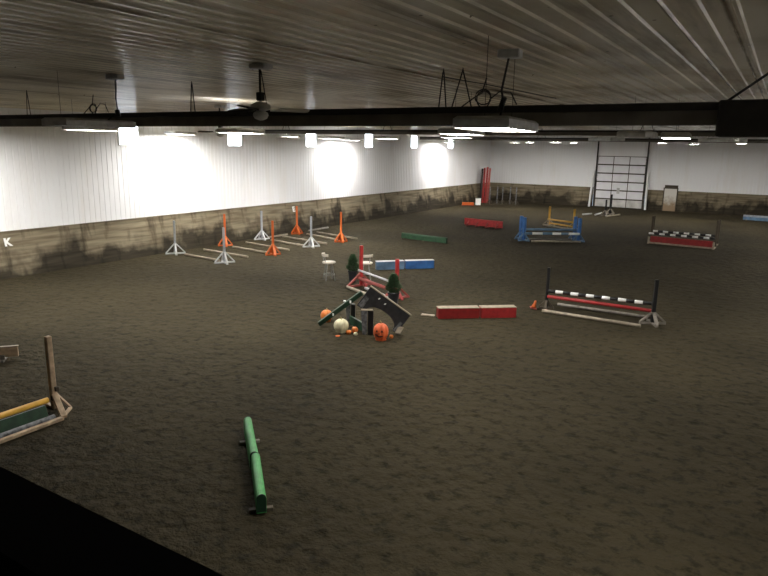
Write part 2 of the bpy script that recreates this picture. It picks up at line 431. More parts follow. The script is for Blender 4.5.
bm = bmesh.new()
add_box(bm, (-6.58, YB - .2, 1.60), (.96, .12, .06)); add_box(bm, (-7.02, YB - .17, .78), (.07, .1, 1.56)); add_box(bm, (-6.14, YB - .17, .78), (.07, .1, 1.56))
add_box(bm, (-6.58, YB - .05, .9), (.86, .06, 1.8))
obj('door_frame', bm, M['wood_dark'], md)
obj('door_handle', tube_bm([(-6.88, YB - .27, .75), (-6.78, YB - .27, .75)], .02, 8), M['metal'], md)

# gallery half wall in front of the viewer
bm = bmesh.new()
add_box(bm, ((XL + XR) / 2, .50, 3.57), (XR - XL, .14, .06))
add_box(bm, ((XL + XR) / 2, .50, 1.77), (XR - XL, .08, 3.54))
struct('trim_gallery', bm, M['railing'])
struct('trim_gallery_floor', B((((XL + XR) / 2, -1.27, 2.52), (XR - XL, 3.46, .12))), M['railing'])

# ------------------------------------------------------------------ things on the ceiling
def hanger(bm, x, y, ztop, zbot, spread, r=.008):
    add_tube(bm, [(x - spread, y, zbot), (x - .008, y, ztop - .05), (x, y, ztop), (x + .008, y, ztop - .05), (x + spread, y, zbot)], r, 6)

def heater(x0, x1, y, ztop, depth, halfw, label, hangers, box=None):
    t = thing('tube_heater', label, 'heater', (x0, y, ztop))
    Ln = x1 - x0
    # hood: inverted trough, open underneath, with a dark cap flange
    bm = bmesh.new(); th = .02
    prof = [(-halfw, -depth), (-halfw, -depth * .38), (-halfw * .92, -depth * .36), (halfw * .92, -depth * .36), (halfw, -depth * .38), (halfw, -depth),
            (halfw - th, -depth), (halfw - th, -depth * .40 - th), (-halfw + th, -depth * .40 - th), (-halfw + th, -depth)]
    a = [bm.verts.new((0, p, q)) for p, q in prof]; b = [bm.verts.new((Ln, p, q)) for p, q in prof]
    for i in range(len(prof)): bm.faces.new((a[i], b[i], b[(i + 1) % len(prof)], a[(i + 1) % len(prof)]))
    bm.faces.new(a); bm.faces.new(b[::-1])
    obj('reflector_hood', bm, M['heater'], t)
    obj('cap_flange', B(((Ln / 2, 0, -depth * .18), (Ln, halfw * 2 + .05, depth * .36), None, .01)), M['heater_dark'], t)
    obj('burner_tube', tube_bm([(.03, 0, -depth * .72), (Ln - .03, 0, -depth * .72)], depth * .2, 12), M['heater_dark'], t)
    for hx, sp in hangers:
        bm = bmesh.new(); hanger(bm, hx - x0, 0, CEIL - ztop - .02, .0, sp)
        obj('hanging_chain', bm, M['cable'], t)
    if box: obj('burner_box', B(((box[0] - x0 + box[1] / 2, 0, -box[2] / 2 + .015), (box[1], halfw * 2 + .12, box[2]), None, .015)), M['heater_dark'], t)
    return t
h1 = heater(-19.6, 2.6, 7.40, 4.67, .215, .13, 'nearest and longest dark tube heater, hung on chains right across the ceiling',
            [(-17.5, .06), (-12.65, .06), (-8.1, .05), (-3.70, .05), (-3.44, .13)], (-.62, 1.1, .345))
bm = bmesh.new()
add_tube(bm, [(-.58 + 19.6, 0, .0), (.02 + 19.6, .05, CEIL - 4.67 - .01)], .014, 6)
obj('slanted_cable', bm, M['cable'], h1)
def coil_bm(c, r, turns=2, wob=.02):
    pts = []
    for k in range(turns * 14 + 1):
        a = 2 * PI * k / 14
        pts.append((c[0] + r * math.cos(a) * (1 + .1 * math.sin(a * .5)), c[1] + .02 * math.sin(a * 1.3), c[2] + r * math.sin(a) + wob * math.sin(a * .45)))
    bm = bmesh.new(); add_tube(bm, pts, .009, 6); return bm
for cx_, r_ in ((-10.63, .075), (-3.16, .09)):
    bm = coil_bm((cx_ + 19.6, 0, r_ + .01), r_)
    obj('hose_loop', tube_bm([(cx_ + 19.6 - .28, 0, .005), (cx_ + 19.6 - .1, 0, .12), (cx_ + 19.6 - .02, 0, .16), (cx_ + 19.6 + .03, 0, .33)], .008, 6), M['cable'], h1)
    obj('hose_tail', tube_bm( [(cx_ + 19.6 + r_, 0, r_), (cx_ + 19.6 + .2, 0, .17), (cx_ + 19.6 + .34, 0, .16), (cx_ + 19.6 + .42, 0, .02)], .008, 6), M['cable'], h1)
    obj('gas_hose', bm, M['cable'], h1)
heater(-15.8, 3.4, 17.3, 4.67, .13, .11, 'second dark tube heater back, hung across the ceiling beyond the nearest one',
       [(-14.5, .15), (-10.5, .15), (-6.6, .15), (-3.0, .15), (.6, .15)], (1.2, .8, .25))
heater(-16.5, 3.4, 30.6, 4.69, .15, .12, 'farthest thin dark tube heater across the ceiling, toward the overhead door',
       [(-15, .2), (-10, .2), (-5, .2), (0, .2)])

def fixture(x, y, z, rz, label, lit=True, lamp='lamp', up=True, L_=1.22, W_=.5, H_=.105, group=None, drop='cord'):
    t = thing('high_bay_light' , label, 'ceiling light', (x, y, z), rz, group)
    bm = bmesh.new(); th = .012      # housing: shallow box, open underneath
    rg = []
    for w_, l_, z_ in ((W_ - .06, L_ - .06, H_), (W_, L_, H_ - .025), (W_, L_, 0), (W_ - 2 * th, L_ - 2 * th, 0), (W_ - 2 * th, L_ - 2 * th, H_ - .04)):
        rg.append([bm.verts.new((sx * w_ / 2, sy * l_ / 2, z_)) for sx, sy in ((-1, -1), (1, -1), (1, 1), (-1, 1))])
    for i in range(4):
        for k in range(4): bm.faces.new((rg[i][k], rg[i][(k + 1) % 4], rg[i + 1][(k + 1) % 4], rg[i + 1][k]))
    bm.faces.new(rg[0]); bm.faces.new(rg[4])
    obj('housing', bm, M['galv'], t)
    bm = bmesh.new()
    add_box(bm, (0, 0, .016), (W_ - .03, L_ - .03, .02))
    obj('tube_panel', bm, M[lamp] if lit else M['lamp_off'], t)
    if lit and up: obj('added_fill_strip', B(((0, 0, H_ + .0008), (W_ * .32, L_ * .78, .001))), M['added_uplight'], t)  # glow strip added to brighten the ceiling, not a known fixture part
    top = CEIL - z - .0195
    for s in (-1, 1):
        obj('suspension_wire', tube_bm([(0, s * L_ * .4, H_ - .01), (0, s * L_ * .4, top)], .003, 5), M['cable'], t)
    return t
LG = None
f1 = fixture(-2.35, 5.90, 4.36, .12, 'lit fluorescent ceiling light nearest the viewer, hanging in front of the nearest heater', lamp='lamp_weak', up=False)
obj('junction_box', B(((-.02, .36, CEIL - 4.36 - .06), (.22, .14, .08), None, .01)), M['galv'], f1)
bm = bmesh.new(); add_tube(bm, [(-.03, .36, .70), (-.1, .42, .40), (-.08, .45, .26), (-.14, .50, .09)], .012, 6)
pc = obj('power_cord', bm, M['cable'], f1)
obj('cord_plug', tube_bm([(-.075, .45, .33), (-.13, .49, .20)], .028, 8), M['cable'], pc)
f2 = fixture(-8.70, 6.0, 4.40, .10, 'unlit grey ceiling light at left, hanging in front of the nearest heater', lit=False)
obj('junction_box', B(((.35, .18, CEIL - 4.40 - .05), (.24, .14, .07), None, .01)), M['galv'], f2)
bm = bmesh.new(); add_tube(bm, [(.37, .18, .68), (.36, .16, .40), (.40, .15, .22), (.20, .12, .09)], .011, 6)
pc = obj('power_cord', bm, M['cable'], f2)
obj('cord_plug', tube_bm([(.38, .15, .24), (.40, .15, .15)], .035, 8), M['cable'], pc)
LIGHTS = [
 (-4.72, 10.23, 4.40, .15, 'lit ceiling light just behind and left of the nearest lit one', 1.15),
 (-7.23, 15.36, 4.42, .1, 'lit ceiling light second behind the nearest lit one, just in front of the second heater', 1.1),
 (-19.3, 39.6, 4.472, 0, 'lit ceiling light at the far end of the left wall, beside the last window', 1.2),
 (-14.22, 9.80, 4.44, .1, 'lit ceiling light at the far left, below the unlit grey fixture', 1.2),
 (-19.3, 17.0, 4.483, .15, 'lit ceiling light throwing a bright patch on the left wall by the first window', 1.2),
 (-10.54, 11.04, 4.42, .2, 'lit ceiling light in front of the second window from the left', 1.2),
 (-16.03, 19.35, 4.46, .0, 'small lit ceiling light just left of the third window', .6),
 (-16.0, 21.95, 4.43, .0, 'lit ceiling light just right of the third window, left of a close pair', 1.2),
 (-19.3, 28.3, 4.417, .0, 'lit ceiling light hung lowest by the left wall, left of the fourth window', 1.2),
 (-12.11, 19.94, 4.43, .1, 'lit ceiling light just right of the fourth window, clear of the wall', 1.1),
 (-16.3, 44.0, 4.524, .0, 'small distant lit ceiling light above the corner end of the back wall', 1.0),
 (-14.5, 42.0, 4.541, .3, 'lit ceiling light left of a close pair high on the back wall, near the corner', 1.2),
 (-11.7, 38.5, 4.535, .1, 'lit ceiling light right of a close pair high on the back wall, near the corner', 1.1),
 (-12.0, 43.4, 4.562, .3, 'lit ceiling light midway between the corner and the overhead door, biggest of that run', 1.2),
 (-2.37, 12.76, 4.425, -.1, 'unlit edge-on ceiling light left of the overhead door, beside the second heater', .8),
 (-1.81, 13.53, 4.42, .1, 'lit ceiling light hanging largest above the low white door', 1.2),
 (-6.37, 42.0, 4.60, .0, 'small lit ceiling light just right of the overhead door', 1.1),
 (-4.74, 43.0, 4.56, .0, 'smallest lit ceiling light above the low white door', .9),
 (-2.19, 42.0, 4.627, .0, 'lit ceiling light farthest right, at the edge of the picture', 1.1),
]
for i, (x, y, z, rz, lb, ln) in enumerate(LIGHTS):
    fixture(x, y, z, rz, lb, lit=(i != 14), L_=ln, up=i not in (0, 1, 3, 15), lamp='lamp_weak' if i in (0, 15, 10, 11, 12, 13, 16, 17, 18) else 'lamp_mid' if i in (1, 9, 3, 5, 6, 4) else 'lamp')
for k in range(3):
    fixture(3.1, 19 + 10 * k, 4.46, 0, 'added fill light along the right wall, outside the picture', group='added fill lights along the right wall')  # unseen lights added to brighten the right wall and ceiling
fixture(2.4, 4.3, 4.46, .1, 'lit ceiling light right of the viewer, in front of the nearest heater, outside the picture', lamp='lamp_weak')
fixture(-18.5, 8.6, 4.46, .1, 'added fill light in the left front corner, outside the picture', lamp='lamp_mid')  # unseen light added to lift the left wall's brightness
fixture(-4.81, 21.02, 4.45, .8, 'unlit grey ceiling light above the left side of the overhead door', lit=False)
fixture(-1.57, 20.64, 4.45, .9, 'unlit grey ceiling light above the back wall right of the low door', lit=False)

def fan(x, y, z, label, angs, rod_top=CEIL - .01):
    t = thing('ceiling_fan', label, 'fan', (x, y, z))
    bm = bmesh.new(); add_lathe(bm, [(.02, .10), (.07, .09), (.12, .06), (.125, .02), (.09, 0.0), (.05, -.01)], 18)
    obj('motor', bm, M['bulb'], t, True)
    bm = bmesh.new(); add_lathe(bm, [(.05, -.01), (.085, -.03), (.095, -.06), (.075, -.10), (.03, -.12), (.005, -.125)], 18)
    obj('glass_globe', bm, M['bulb'], t, True)
    top = rod_top - z
    bm = bmesh.new(); add_tube(bm, [(0, 0, .09), (0, 0, top)], .014, 8); add_box(bm, (0, 0, .16), (.08, .08, .10), None, .01)
    obj('down_rod', bm, M['heater_dark'], t)
    obj('safety_wire', tube_bm([(.10, 0, .06), (.02, 0, top - .08)], .006, 6), M['cable'], t)
    obj('ceiling_canopy', B(((.02, 0, top - .03), (.26, .16, .07), None, .015)), M['galv'], t)
    for a, mm in angs:
        R = Matrix.Rotation(a, 4, 'Z')
        bm = bmesh.new()
        add_prism(bm, [(.12, -.012), (.26, -.012), (.26, .012), (.12, .012)], .05, R @ Matrix.Rotation(.0, 4, 'X'))
        poly = [(.22, -.05), (.56, -.07), (.60, -.04), (.60, .04), (.56, .07), (.22, .05)]
        Mx = R @ Matrix.Translation((0, 0, .01)) @ Matrix.Rotation(PI / 2 - .22, 4, 'X')
        add_prism(bm, poly, .014, Mx)
        obj('blade', bm, M[mm], t)
    return t
fan(-5.55, 6.15, 4.60, 'ceiling fan hanging in front of the nearest heater, on a thin down rod', [(PI - .15, 'heater_dark'), (PI - .15 + 2.09, 'heater_dark'), (PI - .15 + 4.19, 'bulb')])  # blade tones paint in the light: dark for silhouettes, pale for the lit blade
fan(-12.5, 12.3, 4.47, 'smaller looking dark ceiling fan seen under the nearest heater, left of the second window', [(PI + .4, 'heater_dark'), (PI + .4 + 2.09, 'heater_dark'), (PI + .4 + 4.19, 'heater_dark')])
# thin wire strung under the ceiling
tag(obj('ceiling_wire', tube_bm([(-3.95, 7.9, 5.09), (-3.9, 9.2, 5.105), (-3.82, 12.4, 5.12)], .008, 6), M['cable']), 'thin dark wire strung under the ceiling beyond the nearest heater', 'wire')

# letters on the kick wall
def letter(ch, y, z, label):
    cu = bpy.data.curves.new('letter', 'FONT'); cu.body = ch; cu.size = .34; cu.extrude = .012; cu.align_x = 'CENTER'; cu.offset = .012
    o = bpy.data.objects.new('tmp', cu); COL.objects.link(o)
    dg = bpy.context.evaluated_depsgraph_get(); me = bpy.data.meshes.new_from_object(o.evaluated_get(dg))
    bpy.data.objects.remove(o)
    me.materials.clear(); me.materials.append(M['sign_white'])
    o = bpy.data.objects.new('arena_letter', me); COL.objects.link(o)
    lean = math.atan2(.315, KH)
    dd = .025 + .315 * (KH - .03 - z) / (KH + .02)
    o.matrix_world = Matrix.Translation((XL + dd + .03, y, z)) @ Matrix.Rotation(PI / 2, 4, 'Z') @ Matrix.Rotation(PI / 2 - lean, 4, 'X')
    tag(o, label, 'letter')
letter('K', 10.75, .98, 'white letter K on the stained kick wall at the far left')
letter('E', 24.6, .98, 'white letter E on the kick wall behind the orange standard')

# ------------------------------------------------------------------ jump standards
def make_standard(name, label, cat, h, mpost, mfoot, post=.075, foot=.37, brace_h=.40, rz=0, loc=(0, 0, 0), bw=.06, arms=4):
    t = thing(name, label, cat, loc, rz)
    obj('post', B(((0, 0, h / 2 + .02), (post, post, h - .04), None, .008)), mpost, t)
    for k in range(2 if arms == 4 else 1):
        a = k * PI / 2; c, s = math.cos(a), math.sin(a)
        bm = bmesh.new(); add_beam(bm, (-foot * c, -foot * s, .025 + .0), (foot * c, foot * s, .025), .07, .05)
        obj('foot', bm, mfoot, t)
    for k in range(arms):
        a = k * PI / 2 if arms == 4 else k * PI; c, s = math.cos(a), math.sin(a)
        bm = bmesh.new(); add_beam(bm, (foot * .95 * c, foot * .95 * s, .05), (.03 * c, .03 * s, brace_h), bw, .04)
        obj('brace', bm, mfoot, t)
    return t
A45 = .95
ws = make_standard('jump_standard', 'white jump standard nearest along the left wall, with a rail from its foot', 'jump standard', 1.28, M['grey_white'], M['white_paint'], rz=A45, loc=(-19.55, 16.66, 0))
G = 'white jump standards'
dup(ws, (-16.66, 16.37, 0), A45 + .1, 'white jump standard in front of the orange one, nearest on the open side', None)
dup(ws, (-19.55, 21.54, 0), A45 + .2, 'grey-white jump standard by the wall between the two orange wall ones', None)
dup(ws, (-16.48, 21.17, 0), A45, 'white jump standard on the open side, between two orange ones', None)
os_ = make_standard('jump_standard', 'orange jump standard by the left wall, hidden partly by a white one', 'jump standard', 1.33, M['orange'], M['orange'], rz=A45, loc=(-19.5, 19.24, 0), foot=.30, bw=.10)
dup(os_, (-16.42, 18.70, 0), A45 + .1, 'orange jump standard on the open side, nearest of the orange ones')
dup(os_, (-19.5, 23.95, 0), A45 + .15, 'orange jump standard by the left wall beside the letter E')
dup(os_, (-16.32, 23.09, 0), A45, 'orange jump standard on the open side, farthest right of them')
def pole(p, q, r, m, label, name='jump_pole', cat='pole', n=10, bands=None):
    p, q = Vector(p), Vector(q)
    bm = bmesh.new()
    if bands:
        k = len(bands)
        for i, (a, b, mi) in enumerate(bands):
            add_tube(bm, [p.lerp(q, a), p.lerp(q, b)], r, n, mi=mi)
    else: add_tube(bm, [p, q], r, n)
    o = obj(name, bm, m)
    for pl in o.data.polygons: pl.use_smooth = len(pl.vertices) == 4
    return tag(o, label, cat)
R0 = .043
GP = [
 ((-19.0, 16.64), (-17.0, 16.45), 'bare wooden pole lying between the two nearest white standards'),
 ((-19.3, 17.86), (-16.72, 17.63), 'loose wooden ground pole between the first white row and first orange row'),
 ((-18.9, 19.06), (-16.8, 18.80), 'bare wooden pole lying between the two nearer orange standards'),
 ((-19.3, 20.26), (-16.55, 19.81), 'loose wooden ground pole just behind the nearer orange row'),
 ((-18.95, 21.45), (-16.85, 21.10), 'bare wooden pole lying between the farther pair of white standards'),
 ((-19.3, 22.68), (-16.34, 22.08), 'loose wooden ground pole just behind the farther white pair'),
 ((-18.9, 23.95), (-16.7, 23.35), 'bare wooden pole lying between the two farther orange standards'),
 ((-18.9, 24.74), (-16.2, 24.20), 'loose wooden ground pole farthest back, behind the farther orange row'),
]
for a, b, lb in GP: pole((*a, R0), (*b, R0), R0, M['wood_pale'], lb, 'ground_pole')
pole((-19.62, 25.0, R0), (-19.60, 26.6, R0), R0, M['wood_grey'], 'short wooden pole lying against the foot of the left wall beyond the orange standards', 'ground_pole')
pole((-19.62, 22.0, R0), (-19.55, 23.3, R0), R0, M['wood_pale'], 'wooden pole lying along the wall between grey-white and orange standards', 'ground_pole')

# ------------------------------------------------------------------ black standards jump (right)
JL, JR = Vector((-4.95, 16.50, 0)), Vector((-2.29, 16.55, 0))
bs = make_standard('jump_standard', 'black jump standard at the left end of the black and white pole', 'jump standard', 1.13, M['black'], M['wood_grey'], post=.075, foot=.20, brace_h=.24, loc=JL, bw=.07, rz=.15)
for c in kids(bs):
    if c.name.startswith(('foot', 'brace')): c.data.materials[0] = M['wood_dark']
make_standard('jump_standard', 'black jump standard with pale wooden feet, nearest on the right', 'jump standard', 1.12, M['black'], M['wood_grey'], post=.085, foot=.32, brace_h=.30, loc=JR, bw=.08, rz=.5)
bands = []; nseg = 13
for i in range(nseg): bands.append((i / nseg, (i + 1) / nseg, 1 if i % 2 == 1 else 0))
pole(JL + Vector((.05, -.085, .52)), JR + Vector((-.05, -.085, .53)), .045, [M['black'], M['sign_white']], 'black and white striped pole resting between two black standards', bands=bands, n=12)
pole(JL + Vector((.04, -.085, .37)), JR + Vector((-.05, -.085, .35)), .045, M['red_bright'], 'plain red pole below the striped one between the black standards', n=12)
pole((-4.80, 17.03, .045), (-2.42, 17.0, .045), .045, M['wood_grey'], 'weathered wooden pole on the ground behind the black-standard jump')
pole((-4.93, 16.10, .045), (-2.47, 16.02, .045), .045, M['wood_pale'], 'pale wooden pole on the ground in front of the black-standard jump')
t = thing('traffic_cone', 'small tipped orange cone at the foot of the left black standard', 'cone', (-5.24, 16.30, 0), .4)
Rm = Matrix.Rotation(.25, 4, 'Y')
bm = bmesh.new(); add_lathe(bm, [(.065, .03), (.05, .08), (.024, .21), (.018, .22)], 14)
for v in bm.verts: v.co = Rm @ v.co + Vector((0, 0, .02))
obj('cone_body', bm, M['orange'], t, True)
bm = B(((0, 0, .03), (.17, .17, .03), Rm.to_3x3(), .006)); obj('cone_base', bm, M['red_faded'], t)

# ------------------------------------------------------------------ far right oxer, dark standards
pl_ = {}
def plain_post(loc, h, label, w=.09, m='wood_dark', foot=.20, mf='wood_pale', rz=0):
    t = thing('jump_standard', label, 'jump standard', loc, rz)
    obj('post', B(((0, 0, h / 2), (w, w, h), None, .008)), M[m], t)
    bm = bmesh.new(); add_beam(bm, (0, -foot, .03), (0, foot, .03), .08, .06); obj('foot', bm, M[mf], t)
    return t
FL, FR = Vector((-4.88, 31.95, 0)), Vector((-2.17, 31.75, 0))
plain_post(FL, 1.22, 'thin dark wooden standard, front left of the far red-panel oxer')
plain_post(FR, 1.24, 'dark wooden standard, front right of the far red-panel oxer')
RL, RR = Vector((-4.98, 33.0, 0)), Vector((-2.17, 32.85, 0))
plain_post(RL, 1.14, 'thin dark wooden standard, rear left of the far red-panel oxer')
plain_post(RR, 1.18, 'dark wooden standard, rear right of the far red-panel oxer')
def stripes(n, start):
    return [(i / n, (i + 1) / n, 1 if i % 2 == start else 0) for i in range(n)]
pole(FL + Vector((-.10, -.10, .42)), FR + Vector((-.02, -.10, .42)), .043, [M['black'], M['sign_white']], 'front striped black and white pole of the far red-panel oxer', bands=stripes(12, 0))
pole(RL + Vector((.0, -.10, .42)), RR + Vector((-.05, -.10, .42)), .043, [M['black'], M['sign_white']], 'rear striped black and white pole of the far red-panel oxer', bands=stripes(12, 0))
t = thing('plank_jump', 'long red jump panel under the striped poles of the far oxer', 'panel', ((FL + FR) / 2) + Vector((0, -.46, 0)), heading(FL, FR))
obj('board', B(((0, 0, .19), (2.62, .05, .30), None, .008)), M['red'], t)
for s in (-1, 1): obj('end_foot', beam_bm(((s * 1.35, -.22, .035), (s * 1.35, .16, .035), .07, .07)), M['wood_pale'], t)
for s in (-1, 1): obj('end_stop', B(((s * 1.35, -.16, .17), (.08, .06, .30), None, .008)), M['wood_pale'], t)
obj('ground_rail', beam_bm(((-1.33, -.16, .05), (1.33, -.16, .05), .07, .07)), M['wood_pale'], t)

# ------------------------------------------------------------------ blue oxer
BL_, BR_ = Vector((-9.87, 28.6, 0)), Vector((-7.72, 30.0, 0))
hb = heading(BL_, BR_); ub = Vector((math.cos(hb), math.sin(hb), 0)); nb = Vector((-ub.y, ub.x, 0))
b0 = make_standard('jump_standard', 'blue jump standard, front left of the blue oxer', 'jump standard', 1.08, M['blue'], M['blue_pale'], post=.13, foot=.34, brace_h=.36, rz=hb + .6, loc=BL_)
dup(b0, BR_, hb + .6, 'blue jump standard, front right of the blue oxer')
dup(b0, BL_ + nb * .62, hb + .5, 'blue jump standard, rear left of the blue oxer')
dup(b0, BR_ + nb * .62, hb + .5, 'blue jump standard, rear right of the blue oxer')
pole(BL_ + ub * .02 - nb * .12 + Vector((0, 0, .36)), BR_ - ub * .02 - nb * .12 + Vector((0, 0, .36)), .055, [M['blue_pale'], M['sign_white']], 'blue and white banded front pole of the blue oxer',
     bands=[(0, .13, 0), (.13, .32, 1), (.32, .5, 0), (.5, .66, 1), (.66, .80, 0), (.80, 1, 1)])
pole(BL_ + nb * .5 + Vector((0, 0, .47)), BR_ + nb * .5 + Vector((0, 0, .47)), .055, M['blue_pale'], 'plain blue rear pole of the blue oxer')
pole(BL_ + ub * .25 - nb * .46 + Vector((0, 0, .045)), BR_ - ub * .05 - nb * .46 + Vector((0, 0, .045)), .045, M['wood_pale'], 'pale wooden pole on the ground in front of the blue oxer')
pole(BL_ + ub * .25 + nb * .30 + Vector((0, 0, .045)), BR_ - ub * .25 + nb * .30 + Vector((0, 0, .045)), .045, M['wood_grey'], 'weathered wooden pole on the ground under the blue oxer')

# ------------------------------------------------------------------ yellow jump
YL, YR = Vector((-10.77, 35.26, 0)), Vector((-9.22, 34.60, 0))
hy = heading(YL, YR); uy = Vector((math.cos(hy), math.sin(hy), 0)); ny = Vector((-uy.y, uy.x, 0))
y0 = make_standard('jump_standard', 'yellow jump standard, left end of the yellow jump', 'jump standard', 1.06, M['yellow'], M['wood_pale'], post=.10, foot=.36, brace_h=.32, rz=hy + .5, loc=YL)
dup(y0, YR, hy + .5, 'yellow jump standard, right end of the yellow jump behind the blue oxer')
pole(YL - ny * .1 + Vector((0, 0, .36)), YR - ny * .1 + Vector((0, 0, .36)), .045, M['yellow'], 'upper yellow pole of the yellow jump')
pole(YL - ny * .1 + Vector((0, 0, .16)), YR - ny * .1 + Vector((0, 0, .13)), .045, M['yellow'], 'lower yellow pole of the yellow jump')
pole(YL - ny * .45 + Vector((0, 0, .045)), YR - ny * .45 + Vector((0, 0, .045)), .045, M['wood_pale'], 'pale ground pole in front of the yellow jump')

# ------------------------------------------------------------------ low box jumps
def box_jump(p, q, h, d, mf, mt, label, name='jump_box', seglen=None, tilt=0, feet=None):
    p, q = Vector((*p, 0)), Vector((*q, 0)); L_ = (q - p).length; a = heading(p, q)
    t = thing(name, label, 'jump box', (p + q) / 2, a)
    obj('front_board', B(((0, -d / 2 + .015, h / 2), (L_, .03, h), None, .006)), M[mf], t)
    obj('rear_board', B(((0, d / 2 - .015, h / 2), (L_, .03, h), None, .006)), M[mf], t)
    for s in (-1, 1): obj('end_board', B(((s * (L_ / 2 - .02), 0, h / 2 - .01), (.03, d - .06, h - .02), None, .005)), M[mf], t)
    obj('top_board', B(((0, 0, h + .008), (L_ + .01, d + .01, .02), None, .005)), M[mt], t)
    return t
rb1 = box_jump((-6.95, 14.02), (-6.13, 14.67), .26, .24, 'red', 'wood_pale', 'left of two red box jumps with pale tops, end to end')
rb2 = box_jump((-6.09, 14.70), (-5.38, 15.27), .26, .24, 'red_bright', 'wood_pale', 'right of two red box jumps with pale tops, end to end')
bm = bmesh.new(); add_beam(bm, (-7.40, 14.02, .02), (-7.06, 14.08, .02), .12, .03)
tag(obj('wood_offcut', bm, M['wood_pale']), 'short flat wooden board on the ground at the left end of the red boxes', 'board')
M['white_top'] = M['white_paint']
box_jump((-11.60, 18.52), (-10.93, 19.25), .28, .20, 'blue_pale', 'white_paint', 'left faded section of the blue box jump with a white top edge')
box_jump((-10.88, 19.30), (-10.15, 20.02), .28, .20, 'blue', 'white_paint', 'right brighter section of the blue box jump with a white top edge')
def log_panel(p, q, h, d, mf, label, feet=(), mfoot='wood_dark', mend=None, name='jump_log'):
    """plank set on edge with a rounded top"""
    p, q = Vector((*p, 0)), Vector((*q, 0)); L_ = (q - p).length
    t = thing(name, label, 'jump log', (p + q) / 2, heading(p, q))
    r = d / 2
    poly = [(-r, .03), (-r, h - r)] + [(-r * math.cos(a), h - r + r * math.sin(a)) for a in [PI * k / 8 for k in range(1, 8)]] + [(r, h - r), (r, .03)]
    bm = bmesh.new(); add_prism(bm, poly, L_, Matrix.Rotation(PI / 2, 4, 'Z'))
    pk = obj('plank', bm, M[mf], t)
    if mend:
        s = .94
        poly2 = [(x * s, .03 + (z - .03) * s + .02) for x, z in poly]
        for sg in (-1, 1):
            bm = bmesh.new(); add_prism(bm, poly2, .01, Matrix.Translation((sg * (L_ / 2 + .004), 0, 0)) @ Matrix.Rotation(PI / 2, 4, 'Z'))
            obj('end_cap', bm, M[mend], pk)
    for f in feet:
        obj('foot', beam_bm(((f * L_ / 2, -.14, .02), (f * L_ / 2, .14, .02), .06, .04)), M[mfoot], t)
    return t
log_panel((-4.64, 4.99), (-5.40, 5.72), .27, .115, 'green', 'nearer piece of the bright green jump log, dark cap facing viewer', (-.80,), 'wood_dark', 'green_deep')
log_panel((-5.43, 5.73), (-6.27, 6.50), .27, .115, 'green', 'farther piece of the bright green jump log in the foreground', (.45,), 'wood_grey', 'green_deep')
log_panel((-14.71, 25.72), (-12.29, 25.47), .29, .12, 'green_dark', 'long dark green jump log lying alone mid-arena', (-.9, .0, .9), 'wood_dark')
t = thing('plank_jump', 'long low red panel on four pale feet, near the left back corner', 'panel', ((-14.61 - 12.27) / 2, (32.44 + 32.11) / 2, 0), heading((-14.61, 32.44), (-12.27, 32.11)))
obj('board', B(((0, 0, .22), (2.36, .05, .36), None, .008)), M['red_bright'], t)
for k in range(4):
    bm = bmesh.new(); x = -.9 + k * .6
    add_beam(bm, (x, -.30, .02), (x, .15, .02), .05, .04); add_beam(bm, (x, -.28, .03), (x, -.03, .26), .05, .04)
    obj('foot', bm, M['red_faded'], t)
t = thing('plank_jump', 'white and blue plank at the right edge, along the back wall', 'panel', (-.3, 46.2, 0), -.06)
obj('upper_board', B(((0, 0, .27), (3.0, .05, .12), None, .008)), M['grey_white'], t)
obj('lower_board', B(((0, 0, .11), (3.0, .05, .20), None, .008)), M['blue_pale'], t)
for s in (-1, 1): obj('foot', beam_bm(((s * 1.3, -.2, .025), (s * 1.3, .2, .025), .07, .05)), M['wood_grey'], t)
t = thing('plank_jump', 'light wooden panel on a short foot, cut off at the left edge', 'panel', (-12.95, 5.75, 0), heading((-12.5, 6.2), (-12.26, 6.48)))
obj('board', B(((0, 0, .17), (2.0, .05, .20), None, .006)), M['wood'], t)
obj('top_edge', B(((0, 0, .275), (2.02, .07, .02), None, .004)), M['wood_pale'], t)
for s in (-.72, .72): obj('foot', B(((s, -.05, .06), (.10, .05, .12), None, .006), ((s, 0, .02), (.10, .34, .04), None, .006)), M['wood_grey'], t)

# ------------------------------------------------------------------ wooden jump at left edge
def wood_standard(y, label, s=1):
    t = thing('jump_standard', label, 'jump standard', (-9.50, y, 0))
    obj('post', B(((0, 0, .60), (.085, .085, 1.20), None, .008)), M['wood'], t)
    obj('cup', B(((.06, -.03 * s, .19), (.10, .06, .08), None, .008)), M['black'], t)
    obj('cup_block', B(((.055, .03 * s, .33), (.05, .06, .08), None, .008)), M['wood_dark'], t)
    obj('brace', beam_bm(((.03, 0, .24), (.52, -.17 * s, .035), .09, .05)), M['wood'], t)
    obj('brace', beam_bm(((.02, .03, .24), (.24, .12 * s, .03), .04, .03)), M['wood'], t)
    obj('foot', beam_bm(((.24, .12 * s, .02), (.44, -.12 * s, .02), .05, .04)), M['wood'], t)
    obj('foot', beam_bm(((-.40, .0, .02), (.0, 0, .02), .08, .04)), M['wood'], t)
    return t
wood_standard(5.50, 'plain wooden post with splayed base beside the yellow pole, at the left edge')
wood_standard(2.10, 'plain wooden post at the near end of the yellow pole, outside the picture', -1)
pole((-9.43, 5.36, .20), (-9.43, 2.10, .20), .045, M['yellow'], 'yellow pole resting on the wooden post at the left edge', n=14)
t = thing('plank_jump', 'green plank lying under the yellow pole at the left edge', 'panel', (-9.27, 3.78, 0), PI / 2)
bm = bmesh.new(); add_box(bm, (0, 0, .095), (2.9, .05, .19), Matrix.Rotation(-.35, 3, 'X'), .008); obj('board', bm, M['green_dark'], t)
obj('top_strip', B(((0, .035, .185), (2.9, .03, .015), Matrix.Rotation(-.35, 3, 'X'), .003)), M['grey_white'], t)
